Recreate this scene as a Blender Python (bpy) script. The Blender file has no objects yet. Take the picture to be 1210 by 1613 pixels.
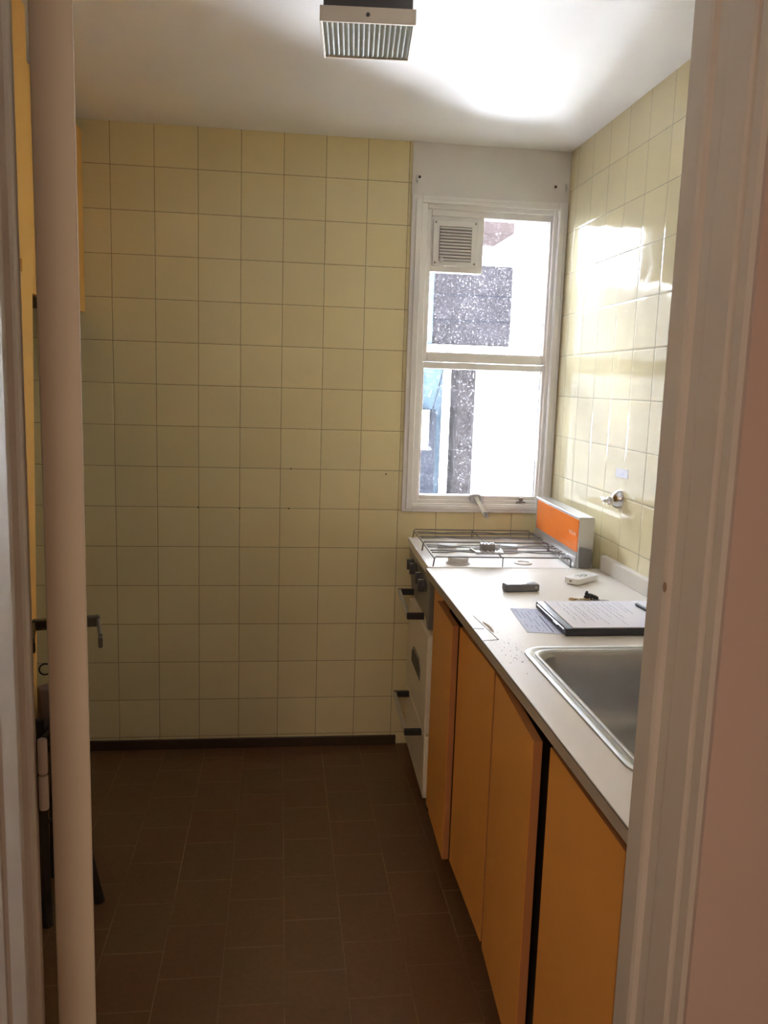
import bpy, bmesh, math, random
from mathutils import Vector, Matrix
random.seed(7)
S = bpy.context.scene
COL = S.collection
WM = {}                      # world matrix of every thing root

# ------------------------------------------------------------------ helpers
def NB(): return bmesh.new()
def box(bm, x0, x1, y0, y1, z0, z1, bev=0.0, seg=2):
    m = Matrix.Translation(((x0+x1)/2, (y0+y1)/2, (z0+z1)/2)) @ Matrix.Diagonal((abs(x1-x0), abs(y1-y0), abs(z1-z0), 1))
    r = bmesh.ops.create_cube(bm, size=1, matrix=m)
    if bev > 0:
        es = list({e for v in r['verts'] for e in v.link_edges})
        bmesh.ops.bevel(bm, geom=es, offset=bev, segments=seg, affect='EDGES', profile=.5)
def obox(bm, M, sx, sy, sz, bev=0.0, seg=2):
    r = bmesh.ops.create_cube(bm, size=1, matrix=M @ Matrix.Diagonal((sx, sy, sz, 1)))
    if bev > 0:
        es = list({e for v in r['verts'] for e in v.link_edges})
        bmesh.ops.bevel(bm, geom=es, offset=bev, segments=seg, affect='EDGES', profile=.5)
def frame_to(p0, p1):
    d = (Vector(p1)-Vector(p0)); z = d.normalized()
    a = Vector((0, 0, 1)) if abs(z.z) < .95 else Vector((1, 0, 0))
    x = a.cross(z).normalized(); y = z.cross(x)
    return x, y, z, d.length
def cyl(bm, p0, p1, r0, r1=None, n=20):
    r1 = r0 if r1 is None else r1
    x, y, z, L = frame_to(p0, p1)
    rings = []
    for p, r in ((Vector(p0), r0), (Vector(p1), r1)):
        rings.append([bm.verts.new(p + x*r*math.cos(2*math.pi*i/n) + y*r*math.sin(2*math.pi*i/n)) for i in range(n)])
    for i in range(n):
        bm.faces.new((rings[0][i], rings[0][(i+1) % n], rings[1][(i+1) % n], rings[1][i]))
    bm.faces.new(rings[0][::-1]); bm.faces.new(rings[1])
def tube(bm, pts, r, n=8, closed=False):
    pts = [Vector(p) for p in pts]; m = len(pts); rings = []
    prev = None
    for i, p in enumerate(pts):
        if closed: t = (pts[(i+1) % m]-pts[i-1]).normalized()
        else: t = (pts[min(i+1, m-1)]-pts[max(i-1, 0)]).normalized()
        if prev is None:
            a = Vector((0, 0, 1)) if abs(t.z) < .9 else Vector((1, 0, 0))
            x = a.cross(t).normalized()
        else:
            x = (prev - t*prev.dot(t)).normalized()
        prev = x; y = t.cross(x)
        rings.append([bm.verts.new(p + x*r*math.cos(2*math.pi*k/n) + y*r*math.sin(2*math.pi*k/n)) for k in range(n)])
    for i in range(m if closed else m-1):
        A, Bq = rings[i], rings[(i+1) % m]
        for k in range(n):
            bm.faces.new((A[k], A[(k+1) % n], Bq[(k+1) % n], Bq[k]))
    if not closed:
        bm.faces.new(rings[0][::-1]); bm.faces.new(rings[-1])
def lathe(bm, prof, M=Matrix.Identity(4), n=28):
    rings = []
    for r, z in prof:
        rings.append([bm.verts.new(M @ Vector((r*math.cos(2*math.pi*i/n), r*math.sin(2*math.pi*i/n), z))) for i in range(n)])
    for a, b in zip(rings, rings[1:]):
        for i in range(n):
            bm.faces.new((a[i], a[(i+1) % n], b[(i+1) % n], b[i]))
    bm.faces.new(rings[0][::-1]); bm.faces.new(rings[-1])
def prism(bm, pts, ax, a0, a1):
    """extrude a 2D outline; ax 'z': (x,y) outline, 'y': (x,z), 'x': (y,z)"""
    def P(p, a):
        return {'z': (p[0], p[1], a), 'y': (p[0], a, p[1]), 'x': (a, p[0], p[1])}[ax]
    lo = [bm.verts.new(P(p, a0)) for p in pts]; hi = [bm.verts.new(P(p, a1)) for p in pts]
    n = len(pts)
    for i in range(n):
        bm.faces.new((lo[i], lo[(i+1) % n], hi[(i+1) % n], hi[i]))
    bm.faces.new(lo[::-1]); bm.faces.new(hi)
def rrect(x0, x1, y0, y1, r, n=6):
    out = []
    for cx, cy, a in ((x1-r, y1-r, 0), (x0+r, y1-r, 90), (x0+r, y0+r, 180), (x1-r, y0+r, 270)):
        for i in range(n+1):
            t = math.radians(a+90*i/n); out.append((cx+r*math.cos(t), cy+r*math.sin(t)))
    return out
def obj(name, bm, mat, parent=None, local=False, smooth=False, label=None):
    if parent is not None and not local:
        bm.transform(WM[parent.name].inverted())
    bmesh.ops.recalc_face_normals(bm, faces=bm.faces[:])
    me = bpy.data.meshes.new(name); bm.to_mesh(me); bm.free()
    if smooth:
        for p in me.polygons: p.use_smooth = True
        try: me.set_sharp_from_angle(angle=math.radians(35))
        except Exception: pass
    o = bpy.data.objects.new(name, me); COL.objects.link(o)
    if mat is not None: me.materials.append(mat)
    if parent is not None:
        o.parent = parent; WM[o.name] = WM[parent.name]
    else:
        WM[o.name] = Matrix.Identity(4)
    if label: o['label'] = label
    return o
def tag(o, label, cat, group=None):
    o['label'] = label; o['category'] = cat
    if group: o['group'] = group
    return o
def thing(name, loc, label=None, cat=None, group=None, rz=0.0, kind=None):
    o = bpy.data.objects.new(name, None); COL.objects.link(o)
    o.empty_display_size = .05
    o.location = loc; o.rotation_euler = (0, 0, rz)
    WM[o.name] = Matrix.Translation(loc) @ Matrix.Rotation(rz, 4, 'Z')
    if label: tag(o, label, cat, group)
    if kind: o['kind'] = kind
    return o
def struct(name, bm, mat, smooth=False, label=None):
    o = obj(name, bm, mat, smooth=smooth); o['kind'] = 'structure'
    if label: o['label'] = label
    return o

# ------------------------------------------------------------------ materials
class NT:
    def __init__(s, name):
        s.m = bpy.data.materials.new(name); s.m.use_nodes = True
        s.t = s.m.node_tree; s.b = s.t.nodes['Principled BSDF']
    def n(s, typ, **k):
        x = s.t.nodes.new(typ)
        for a, v in k.items(): setattr(x, a, v)
        return x
    def l(s, a, b): s.t.links.new(a, b)
    def val(s, sock, v):
        if hasattr(v, 'is_linked'): s.l(v, sock)
        else: sock.default_value = v
    def math(s, op, a, b=None, c=None):
        x = s.n('ShaderNodeMath', operation=op)
        s.val(x.inputs[0], a)
        if b is not None: s.val(x.inputs[1], b)
        if c is not None: s.val(x.inputs[2], c)
        return x.outputs[0]
    def mix(s, f, a, b):
        x = s.n('ShaderNodeMix', data_type='RGBA')
        s.val(x.inputs[0], f)
        for i, v in ((6, a), (7, b)):
            if hasattr(v, 'is_linked'): s.l(v, x.inputs[i])
            else: x.inputs[i].default_value = (*v, 1)
        return x.outputs[2]
    def pos(s):
        g = s.n('ShaderNodeNewGeometry'); x = s.n('ShaderNodeSeparateXYZ'); s.l(g.outputs['Position'], x.inputs[0])
        return g.outputs['Position'], x.outputs
    def noise(s, scale, detail=3, rough=.5, vec=None, mode='obj'):
        x = s.n('ShaderNodeTexNoise'); x.inputs['Scale'].default_value = scale
        x.inputs['Detail'].default_value = detail; x.inputs['Roughness'].default_value = rough
        if vec is None:
            tc = s.n('ShaderNodeTexCoord'); vec = tc.outputs['Object']
        s.l(vec, x.inputs['Vector'])
        return x.outputs['Fac']
    def ramp(s, f, lo, hi, a=0.0, b=1.0):
        x = s.n('ShaderNodeMapRange'); s.l(f, x.inputs[0])
        for i, v in enumerate((lo, hi, a, b)): x.inputs[i+1].default_value = v
        return x.outputs[0]
    def bump(s, h, strength=.3, dist=.002):
        x = s.n('ShaderNodeBump'); x.inputs['Strength'].default_value = strength; x.inputs['Distance'].default_value = dist
        s.l(h, x.inputs['Height']); s.l(x.outputs[0], s.b.inputs['Normal'])
    def set(s, color=None, rough=None, metal=None, spec=None):
        if color is not None:
            if hasattr(color, 'is_linked'): s.l(color, s.b.inputs['Base Color'])
            else: s.b.inputs['Base Color'].default_value = (*color, 1)
        if rough is not None: s.val(s.b.inputs['Roughness'], rough)
        if metal is not None: s.b.inputs['Metallic'].default_value = metal
        if spec is not None: s.b.inputs['Specular IOR Level'].default_value = spec
        return s.m

def lin(r, g, b):
    return tuple(((c/255)/12.92 if c/255 <= .04045 else ((c/255+.055)/1.055)**2.4) for c in (r, g, b))
def plain(name, rgb, rough=.5, metal=0.0, var=.06, scale=18, bump=0.0, spec=None):
    t = NT(name)
    f = t.noise(scale, 4, .6)
    c = t.mix(f, tuple(max(0, x*(1-var)) for x in rgb), tuple(min(1, x*(1+var)) for x in rgb))
    t.set(c, rough, metal, spec)
    if bump: t.bump(t.noise(scale*6, 3, .6), bump, .001)
    return t.m

def tile_mat(name, axis, o_u, o_z, base, grout):
    t = NT(name)
    P, s3 = t.pos()
    u = t.math('DIVIDE', t.math('SUBTRACT', s3[axis], o_u), .15)
    v = t.math('DIVIDE', t.math('SUBTRACT', s3[2], o_z), .15)
    du = t.math('PINGPONG', u, .5); dv = t.math('PINGPONG', v, .5)
    d = t.math('MULTIPLY', t.math('MINIMUM', du, dv), .15)
    wob = t.math('MULTIPLY', t.math('SUBTRACT', t.noise(90, 2, .5, P), .5), .0008)
    mask = t.ramp(t.math('ADD', d, wob), .0004, .0013)             # 0 grout .. 1 tile
    cv = t.n('ShaderNodeCombineXYZ'); t.l(t.math('FLOOR', u), cv.inputs[0]); t.l(t.math('FLOOR', v), cv.inputs[1])
    wn = t.n('ShaderNodeTexWhiteNoise'); t.l(cv.outputs[0], wn.inputs['Vector'])
    f = t.math('ADD', t.math('MULTIPLY', wn.outputs['Value'], .55), t.math('MULTIPLY', t.noise(6, 4, .6, P), .45))
    tc = t.mix(f, tuple(x*.93 for x in base), tuple(min(1, x*1.05) for x in base))
    t.set(t.mix(mask, grout, tc), t.ramp(mask, 0, 1, .8, .09), 0, .18)
    pil = t.math('MULTIPLY', t.ramp(d, .0005, .005), .0005)
    warp = t.math('MULTIPLY', t.noise(9, 1, .4, P), .0022)
    # each tile sits a touch out of plane
    fu = t.math('SUBTRACT', t.math('FRACT', u), .5); fv = t.math('SUBTRACT', t.math('FRACT', v), .5)
    sp = t.n('ShaderNodeSeparateColor'); t.l(wn.outputs['Color'], sp.inputs[0])
    tilt = t.math('ADD', t.math('MULTIPLY', fu, t.math('MULTIPLY', t.math('SUBTRACT', sp.outputs[0], .5), .0012)),
                  t.math('MULTIPLY', fv, t.math('MULTIPLY', t.math('SUBTRACT', sp.outputs[1], .5), .0012)))
    bm_ = t.n('ShaderNodeBump'); bm_.inputs['Strength'].default_value = 1.0; bm_.inputs['Distance'].default_value = 1.0
    t.l(t.math('ADD', t.math('ADD', pil, warp), tilt), bm_.inputs['Height']); t.l(bm_.outputs[0], t.b.inputs['Normal'])
    return t.m

TILE = (.775, .685, .41)
M = {}
M['tile_back'] = tile_mat('glazed_tile_back', 0, 0.0, 2.1478, TILE, (.20, .15, .075))
M['tile_side_lit'] = tile_mat('glazed_tile_side_lit', 1, -.0853, 2.1483, (.775, .70, .455), (.30, .27, .19))  # same tile as the back wall, colour paled to stand for brighter daylight

def floor_mat():
    t = NT('vinyl_floor_tiles')
    P, s3 = t.pos()
    u = t.math('DIVIDE', t.math('SUBTRACT', s3[0], .0235), .15)
    colm = t.math('FLOOR', u)
    off = t.math('MULTIPLY', t.math('PINGPONG', colm, 1.0), .5)
    v = t.math('ADD', t.math('DIVIDE', t.math('ADD', s3[1], .79), .2), off)
    v = t.math('ADD', v, .5)
    du = t.math('MULTIPLY', t.math('PINGPONG', u, .5), .15)
    dv = t.math('MULTIPLY', t.math('PINGPONG', v, .5), .2)
    d = t.math('MINIMUM', du, dv)
    patch = t.ramp(t.noise(3.5, 3, .6, P), .42, .62)
    mask = t.math('MULTIPLY', t.ramp(d, .0004, .0014, 1, 0), t.ramp(patch, 0, 1, .25, 1))
    cv = t.n('ShaderNodeCombineXYZ'); t.l(colm, cv.inputs[0]); t.l(t.math('FLOOR', v), cv.inputs[1])
    wn = t.n('ShaderNodeTexWhiteNoise'); t.l(cv.outputs[0], wn.inputs['Vector'])
    n1 = t.noise(70, 5, .7, P)
    c1 = t.mix(n1, (.080, .042, .016), (.175, .096, .042))
    c2 = t.mix(n1, (.090, .038, .016), (.185, .088, .040))
    c = t.mix(wn.outputs['Value'], c1, c2)
    c = t.mix(mask, c, (.29, .195, .105))
    t.set(c, t.ramp(t.noise(22, 4, .7, P), .3, .75, .30, .40), 0, .45)
    t.bump(t.math('ADD', t.math('MULTIPLY', n1, .3), t.ramp(d, .0004, .002)), .35, .0012)
    return t.m
M['floor'] = floor_mat()
M['ceiling'] = plain('ceiling_paint', (.91, .90, .88), .85, var=.03, scale=5, bump=.08)
M['plaster'] = plain('white_plaster', (.74, .72, .69), .8, var=.04, scale=9, bump=.1)
M['hall_wall'] = plain('hall_wall_paint', (.50, .40, .35), .8, var=.03, scale=8, bump=.06)
M['jamb'] = plain('door_frame_paint', (.57, .53, .465), .5, var=.03, scale=10, bump=.04)
M['leaf'] = plain('door_leaf_paint', (.54, .475, .365), .55, var=.03, scale=10, bump=.04)
M['window_white'] = plain('window_frame_paint', (.80, .785, .76), .4, var=.04, scale=14, bump=.03)
M['orange'] = plain('orange_laminate', (.80, .37, .078), .45, var=.05, scale=12, bump=.02)
M['orange_edge'] = plain('orange_edge_band', (.44, .19, .07), .5, var=.08, scale=20)
M['yellow'] = plain('yellow_orange_laminate', (.86, .50, .13), .45, var=.04, scale=10)
M['carcass'] = plain('cabinet_carcass', (.10, .06, .03), .7, var=.1)
M['plinth'] = plain('cabinet_plinth', (.06, .035, .018), .7, var=.1)
M['edge_strip'] = plain('worktop_edge_band', (.42, .36, .28), .55, var=.08, scale=25)
M['white_enamel'] = plain('white_enamel', (.82, .80, .77), .38, var=.03, scale=10)
M['oven_white'] = plain('aged_white_enamel', (.84, .77, .65), .3, var=.05, scale=8)
M['grey_panel'] = plain('grey_control_panel', (.22, .215, .21), .35, metal=.3, var=.06)
M['knob'] = plain('dark_knob_plastic', (.07, .07, .075), .35, var=.1)
M['knob_cap'] = plain('knob_aluminium', (.55, .55, .55), .3, metal=.9, var=.05)
M['black'] = plain('black_plastic', (.022, .020, .019), .5, var=.2)
M['chrome'] = plain('chrome', (.72, .72, .74), .14, metal=1.0, var=.04)
M['alu'] = plain('brushed_aluminium', (.60, .60, .60), .33, metal=.85, var=.06, scale=30)
M['bronze'] = plain('dark_bronze_handle', (.09, .075, .05), .4, metal=.3, var=.1)
M['dull_metal'] = plain('dull_grey_metal', (.30, .28, .27), .45, metal=.6, var=.12)
M['wire'] = plain('grate_wire', (.16, .15, .145), .4, metal=.5, var=.1)
M['steel'] = plain('stainless_steel', (.50, .50, .49), .46, metal=1.0, var=.06, scale=40, bump=.03)
M['burner_cap'] = plain('burner_cap', (.62, .60, .59), .5, metal=0.0, var=.1, scale=40)
M['orange_glass'] = plain('orange_glass_panel', (.90, .22, .035), .12, var=.10, scale=9)
M['paper'] = plain('white_paper', (.86, .87, .97), .8, var=.03)
M['form_paper'] = plain('blue_tinted_paper', (.68, .74, .95), .8, var=.03)
M['ink'] = plain('ink', (.20, .22, .42), .8)
M['letter'] = plain('pale_lettering', (.95, .62, .45), .4)
M['folder'] = plain('black_folder_vinyl', (.030, .032, .038), .35, var=.2, bump=.05)
M['camera_black'] = plain('grey_case_plastic', (.17, .175, .20), .4, var=.1)
M['remote'] = plain('remote_plastic', (.80, .80, .79), .35, var=.02)
M['remote_btn'] = plain('remote_button', (.17, .24, .17), .5)
M['brass'] = plain('brass', (.55, .42, .22), .35, metal=.9)
M['chip'] = plain('bare_chipboard', (.30, .21, .13), .9, var=.3, scale=120)
M['dark_line'] = plain('dark_joint', (.09, .07, .05), .8)
M['skirting'] = plain('brown_skirting', (.055, .033, .017), .5, var=.15)
M['lamp_dark'] = plain('dark_lamp_housing', (.045, .042, .040), .5, var=.15)
M['lamp_rim'] = plain('lamp_rim_metal', (.50, .43, .33), .45, metal=.25, var=.05)
M['brown_fabric'] = plain('brown_seat_cloth', (.16, .11, .09), .85, var=.25, scale=60, bump=.2)
M['black_metal'] = plain('black_painted_metal', (.018, .015, .013), .55, var=.15)
M['dirt'] = plain('dark_fleck', (.06, .04, .02), .8)

def worktop_mat():
    t = NT('white_laminate')
    P, s3 = t.pos()
    n = t.noise(7, 5, .6, P)
    c = t.mix(n, (.70, .66, .60), (.76, .73, .68))
    # worn, speckled area by the front edge near the sink corner
    dx = t.math('DIVIDE', t.math('SUBTRACT', s3[0], 1.10), .05); dy = t.math('DIVIDE', t.math('ADD', s3[1], 1.36), .13)
    r = t.math('ADD', t.math('MULTIPLY', dx, dx), t.math('MULTIPLY', dy, dy))
    m = t.math('MULTIPLY', t.ramp(r, .2, 1.2, 1, 0), t.ramp(t.noise(160, 3, .6, P), .54, .66))
    c = t.mix(t.math('MULTIPLY', m, .6), c, (.36, .30, .23))
    t.set(c, .45, 0, .15)
    t.bump(t.noise(140, 3, .6, P), .05, .001)
    return t.m
M['worktop'] = worktop_mat()

def glass_mat(name, dirt=.0):
    t = NT(name)
    tr = t.n('ShaderNodeBsdfTransparent'); gl = t.n('ShaderNodeBsdfGlossy'); gl.inputs['Roughness'].default_value = .02
    fr = t.n('ShaderNodeFresnel'); fr.inputs['IOR'].default_value = 1.45
    mx = t.n('ShaderNodeMixShader'); t.l(fr.outputs[0], mx.inputs[0]); t.l(tr.outputs[0], mx.inputs[1]); t.l(gl.outputs[0], mx.inputs[2])
    out = t.t.nodes['Material Output']
    # dried rain spots and dust on the outside: scatter the daylight through the pane
    P, s3 = t.pos()
    sp = t.ramp(t.noise(170, 3, .65, P), .59, .68)
    big = t.ramp(t.noise(9, 3, .6, P), .35, .7, .35, 1)
    f = t.math('ADD', t.math('MULTIPLY', t.math('MULTIPLY', sp, big), dirt), dirt*.02)
    tl = t.n('ShaderNodeBsdfTranslucent'); tl.inputs['Color'].default_value = (.9, .9, .93, 1)
    m2 = t.n('ShaderNodeMixShader'); t.l(f, m2.inputs[0]); t.l(mx.outputs[0], m2.inputs[1]); t.l(tl.outputs[0], m2.inputs[2])
    t.l(m2.outputs[0], out.inputs['Surface'])
    return t.m
M['glass'] = glass_mat('window_glass', .10)
def prism_glass():
    t = NT('ribbed_lamp_glass')
    P, s3 = t.pos()
    n = t.noise(40, 2, .5, P)
    t.set(t.mix(n, (.36, .385, .335), (.48, .505, .45)), .3, 0, .35)
    return t.m
M['lamp_glass'] = prism_glass()
# outside
M['facade'] = plain('sunlit_white_render', (.86, .84, .80), .9, var=.03, scale=3)
M['garden'] = plain('pale_garden_wall', (.16, .158, .152), .9, var=.04, scale=3)
def stucco(name, a, b, s=60):
    t = NT(name); P, s3 = t.pos()
    n = t.math('ADD', t.math('MULTIPLY', t.noise(s, 4, .75, P), .7), t.math('MULTIPLY', t.noise(5, 3, .6, P), .3))
    t.set(t.mix(t.ramp(n, .35, .65), a, b), .9, 0, 0.0)
    t.bump(n, .5, .01); return t.m
M['grey_stucco'] = stucco('grey_concrete_blocks', (.0012, .0011, .00125), (.0062, .0056, .0063))
M['pillar'] = stucco('weathered_pillar', (.0009, .0008, .00082), (.0052, .0046, .0047), 45)
M['blue_panel'] = plain('pale_blue_panel', (.010, .016, .0225), .9, var=.1, scale=6, spec=0.0)
M['slate_panel'] = stucco('slate_grey_panel', (.0014, .0017, .0023), (.0036, .004, .0052), 50)
M['rust'] = plain('rust_brown_eave', (.006, .0045, .0042), .9, var=.12, spec=0.0)
M['corrugated'] = plain('pale_corrugated_sheet', (.040, .041, .043), .8, var=.05, scale=3, spec=0.0)

# ------------------------------------------------------------------ camera
cd = bpy.data.cameras.new('camera'); cam = bpy.data.objects.new('camera', cd); COL.objects.link(cam)
F, YAW, PIT, ROL = 1315.18, -.1267, -.1513, .0316
fw = Vector((-math.sin(YAW)*math.cos(PIT), math.cos(YAW)*math.cos(PIT), math.sin(PIT)))
rt = Vector((math.cos(YAW), math.sin(YAW), 0)); up = rt.cross(fw)
r2 = rt*math.cos(ROL)+up*math.sin(ROL); u2 = -rt*math.sin(ROL)+up*math.cos(ROL)
mw = Matrix((r2, u2, -fw)).transposed().to_4x4(); mw.translation = Vector((.5967, -3.1404, 1.4213))
cam.matrix_world = mw
cd.sensor_fit = 'HORIZONTAL'; cd.sensor_width = 36; cd.lens = F/1210*36; cd.clip_start = .02
S.camera = cam

# ------------------------------------------------------------------ room shell
W = 1.652; H = 2.290; XL = -.42; YF = -2.20; YH = -2.39
bm = NB(); box(bm, -.9, 2.2, -4.6, .0, -.12, 0); struct('floor', bm, M['floor'])
bm = NB(); box(bm, -.9, 2.2, -4.6, .15, H, H+.12); struct('ceiling', bm, M['ceiling'])
WX0, WX1, WZ0, WZ1 = 1.095, 1.618, .972, 2.085
bm = NB()
box(bm, XL-.12, WX0, 0, .15, -.12, H); box(bm, WX1, W+.14, 0, .15, -.12, H)
box(bm, WX0, WX1, 0, .15, -.12, WZ0); box(bm, WX0, WX1, 0, .15, WZ1, H)
wb = struct('wall_back', bm, M['tile_back'])
for (x, z) in ((.45, .9483-.003), (.298, .9478), (.64, 1.098), (.634, .9475), (1.0, 1.085)):   # small chips in the joints
    c = NB(); lathe(c, ((.0035, -.0006), (.003, .0006)), Matrix.Translation((x, 0, z)) @ Matrix.Rotation(math.pi/2, 4, 'X'), 8)
    obj('chip', c, M['dirt'], wb)
bm = NB(); box(bm, W, W+.14, -4.6, .0, -.12, H); struct('wall_right', bm, M['tile_side_lit'])
bm = NB(); box(bm, XL-.12, XL, YF, 0, -.12, H); struct('wall_left', bm, M['tile_side_lit'])
# partition with the doorway
bm = NB()
box(bm, XL-.5, .285, YH, YF, 0, H); box(bm, 1.075, W, YH, YF, 0, H); box(bm, .285, 1.075, YH, YF, 2.06, H)
box(bm, 1.034, 1.075, YH, YH+.006, 0, 2.06)
struct('wall_front', bm, M['hall_wall'])
# hall round the photographer
bm = NB(); box(bm, -1.02, -.9, -4.6, YH, -.12, H); struct('wall_hall_left', bm, M['hall_wall'])
bm = NB(); box(bm, 1.50, 1.652, -4.6, YH, -.12, H); struct('wall_hall_right', bm, M['hall_wall'])
bm = NB(); box(bm, -1.02, 1.8, -4.72, -4.6, -.12, H); struct('wall_hall_rear', bm, M['hall_wall'])
bm = NB(); box(bm, XL, 1.07, -.012, 0, 0, .038, .002); struct('baseboard_back', bm, M['skirting'])
# plain plastered field above the window
bm = NB(); box(bm, 1.062, W-.001, -.005, 0, 2.108, H-.001)
tr = struct('trim_1', bm, M['plaster'])
for x, z in ((1.088, 2.169), (1.598, 2.164)):
    c = NB(); lathe(c, ((.0055, -.001), (.005, .0005)), Matrix.Translation((x, -.0055, z)) @ Matrix.Rotation(math.pi/2, 4, 'X'), 10)
    obj('screw_hole', c, M['dirt'], tr)
c = NB(); box(c, 1.0605, 1.0645, -.007, 0, 2.105, H-.001); obj('edge_strip', c, M['plaster'], tr)

# doorway frame: two moulded jambs and a head
prof = [(0, -2.25), (0, -2.262), (.002, -2.267), (.007, -2.271), (.008, -2.290), (.006, -2.297), (.001, -2.303), (0, -2.306), (0, -2.350),
        (.002, -2.354), (.006, -2.355), (.006, -2.359), (.002, -2.360), (.002, -2.376), (.006, -2.384), (.045, -2.384), (.045, -2.2), (.012, -2.2), (.012, -2.25)]
bm = NB(); prism(bm, [(1.030+a, b) for a, b in prof], 'z', 0, 2.06); jr = struct('trim_2', bm, M['jamb'])
for (y, z, r) in ((-2.266, 1.205, .0042), (-2.298, 1.193, .0036)):
    c = NB(); lathe(c, ((r*.8, -.001), (r, 0), (r*.7, .0008)), Matrix.Translation((1.0305 if y > -2.27 else 1.0355, y, z)) @ Matrix.Rotation(-math.pi/2, 4, 'Y') @ Matrix.Diagonal((1.5, 1, 1, 1)), 10)
    obj('scuff_mark', c, M['chip'], jr)
bm = NB(); prism(bm, [(.3375-a, b) for a, b in prof][::-1], 'z', 0, 2.06); struct('trim_3', bm, M['jamb'])
bm = NB(); box(bm, .296, 1.075, -2.384, -2.25, 2.03, 2.06); struct('trim_4', bm, M['jamb'])

# ------------------------------------------------------------------ door leaf, opened into the kitchen
D = thing('door_1', (.341, -2.2, 0), kind='structure')
dd = Vector((-.25, 1, 0)).normalized(); de = Vector((dd.y, -dd.x, 0))
Lp = Vector((.341, -2.2, 0))
def DM(along, across, z): 
    p = Lp+dd*along+de*across
    m = Matrix((de, dd, Vector((0, 0, 1)))).transposed().to_4x4(); m.translation = (p.x, p.y, z); return m
bm = NB(); obox(bm, DM(.35, .0213, 1.015), .0426, .70, 2.01, .0018, 2); obj('door_leaf', bm, M['leaf'], D)
for zc in (.968, .28, 1.92):
    for k in (-1, 1):
        bm = NB(); hp = Vector((.3325, -2.201, 0))
        lathe(bm, ((.002, -.0215), (.0050, -.0205), (.0054, -.0190), (.0054, .0190), (.0050, .0205), (.002, .0215)), Matrix.Translation((hp.x, hp.y, zc+k*.0219)), 18)
        obj('hinge', bm, M['jamb'], D, smooth=True)
ha = .645
for sgn, fc in ((1, .0426), (-1, 0)):
    bm = NB()
    obox(bm, DM(ha, fc+sgn*.003, .94), .006, .036, .15, .002)
    h_plate = obj('lock_plate', bm, M['bronze'], D)
    bm = NB()
    obox(bm, DM(ha, fc+sgn*.020, .963), .036, .016, .020, .003)
    obox(bm, DM(ha-.055, fc+sgn*.0345, .961), .006, .115, .018, .0025)
    obox(bm, DM(ha-.118, fc+sgn*.0335, .957), .008, .014, .020, .003)
    obj('handle', bm, M['bronze'], D)
bm = NB()
kc = DM(ha, -.018, .876)
tube(bm, [kc @ Vector((.0105*math.cos(a), 0, .0105*math.sin(a))) for a in [i*2*math.pi/24 for i in range(24)]], .0016, 8, True)
p0 = kc @ Vector((.0105, 0, 0)); p1 = kc @ Vector((.019, 0, 0)); cyl(bm, p0, p1, .002)
obj('key', bm, M['black_metal'], D, smooth=True)

# ------------------------------------------------------------------ window
Wn = thing('window_1', ((WX0+WX1)/2, 0, WZ0), kind='structure')
def ring(bm, x0, x1, z0, z1, w, y0, y1, bev=.003):
    ws = w if isinstance(w, tuple) else (w, w, w, w)          # left right bottom top
    box(bm, x0, x0+ws[0], y0, y1, z0, z1, bev); box(bm, x1-ws[1], x1, y0, y1, z0, z1, bev)
    box(bm, x0+ws[0], x1-ws[1], y0, y1, z0, z0+ws[2], bev); box(bm, x0+ws[0], x1-ws[1], y0, y1, z1-ws[3], z1, bev)
bm = NB(); ring(bm, 1.062, W-.002, .942, 2.108, (.040, .036, .034, .028), -.012, 0)
ring(bm, 1.078, W-.014, .955, 2.092, (.022, .022, .014, .014), -.019, -.011, .002)
obj('casing', bm, M['window_white'], Wn)
bm = NB(); ring(bm, WX0, WX1, WZ0, WZ1, (.03, .018, .018, .022), 0.0, .09)
obj('window_frame', bm, M['window_white'], Wn)
bm = NB(); ring(bm, 1.112, 1.612, 1.513, 2.072, (.030, .020, .035, .032), .012, .052); up_s = obj('sash', bm, M['window_white'], Wn)
bm = NB(); ring(bm, 1.128, 1.604, 1.528, 2.060, (.015, .013, .022, .022), .030, .046, .001); obj('glazing_bead', bm, M['dull_metal'], up_s)
bm = NB(); box(bm, 1.140, 1.595, .042, .045, 1.545, 2.045); obj('pane', bm, M['glass'], up_s)
bm = NB(); ring(bm, 1.105, 1.612, .980, 1.511, (.028, .020, .026, .024), .008, .052); lo_s = obj('sash', bm, M['window_white'], Wn)
bm = NB(); ring(bm, 1.122, 1.602, .996, 1.498, (.012, .011, .010, .011), .030, .046, .001); obj('glazing_bead', bm, M['dull_metal'], lo_s)
bm = NB(); box(bm, 1.130, 1.592, .042, .045, 1.003, 1.489); obj('pane', bm, M['glass'], lo_s)
# sash stay hanging over the sill
bm = NB()
box(bm, 1.330, 1.372, -.012, .010, .986, 1.012, .002)
box(bm, 1.366, 1.380, -.020, .010, .978, 1.010, .002)
cyl(bm, (1.335, -.016, 1.012), (1.366, -.016, 1.012), .0035)
a0, a1 = Vector((1.350, -.014, 1.004)), Vector((1.383, -.060, .936))
x, y, z, L = frame_to(a0, a1)
side = Vector((1, .25, .2)).normalized(); nrm = z.cross(side).normalized(); side = nrm.cross(z)
m = Matrix((side, nrm, z)).transposed().to_4x4(); m.translation = (a0+a1)/2
obox(bm, m, .017, .004, L, .001)
cyl(bm, (1.384, -.062, .930), (1.386, -.062, .952), .0060); cyl(bm, (1.372, -.063, .952), (1.398, -.06, .953), .0028)
obj('sash_stay', bm, M['alu'], Wn, label='aluminium sash stay hanging over the sill')
bm = NB()
box(bm, 1.528, 1.540, -.010, .008, .984, 1.002, .001); tube(bm, [(1.512, -.012, .982), (1.518, -.016, .988), (1.526, -.016, .984), (1.534, -.016, .988), (1.548, -.012, .985)], .003, 8)
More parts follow.
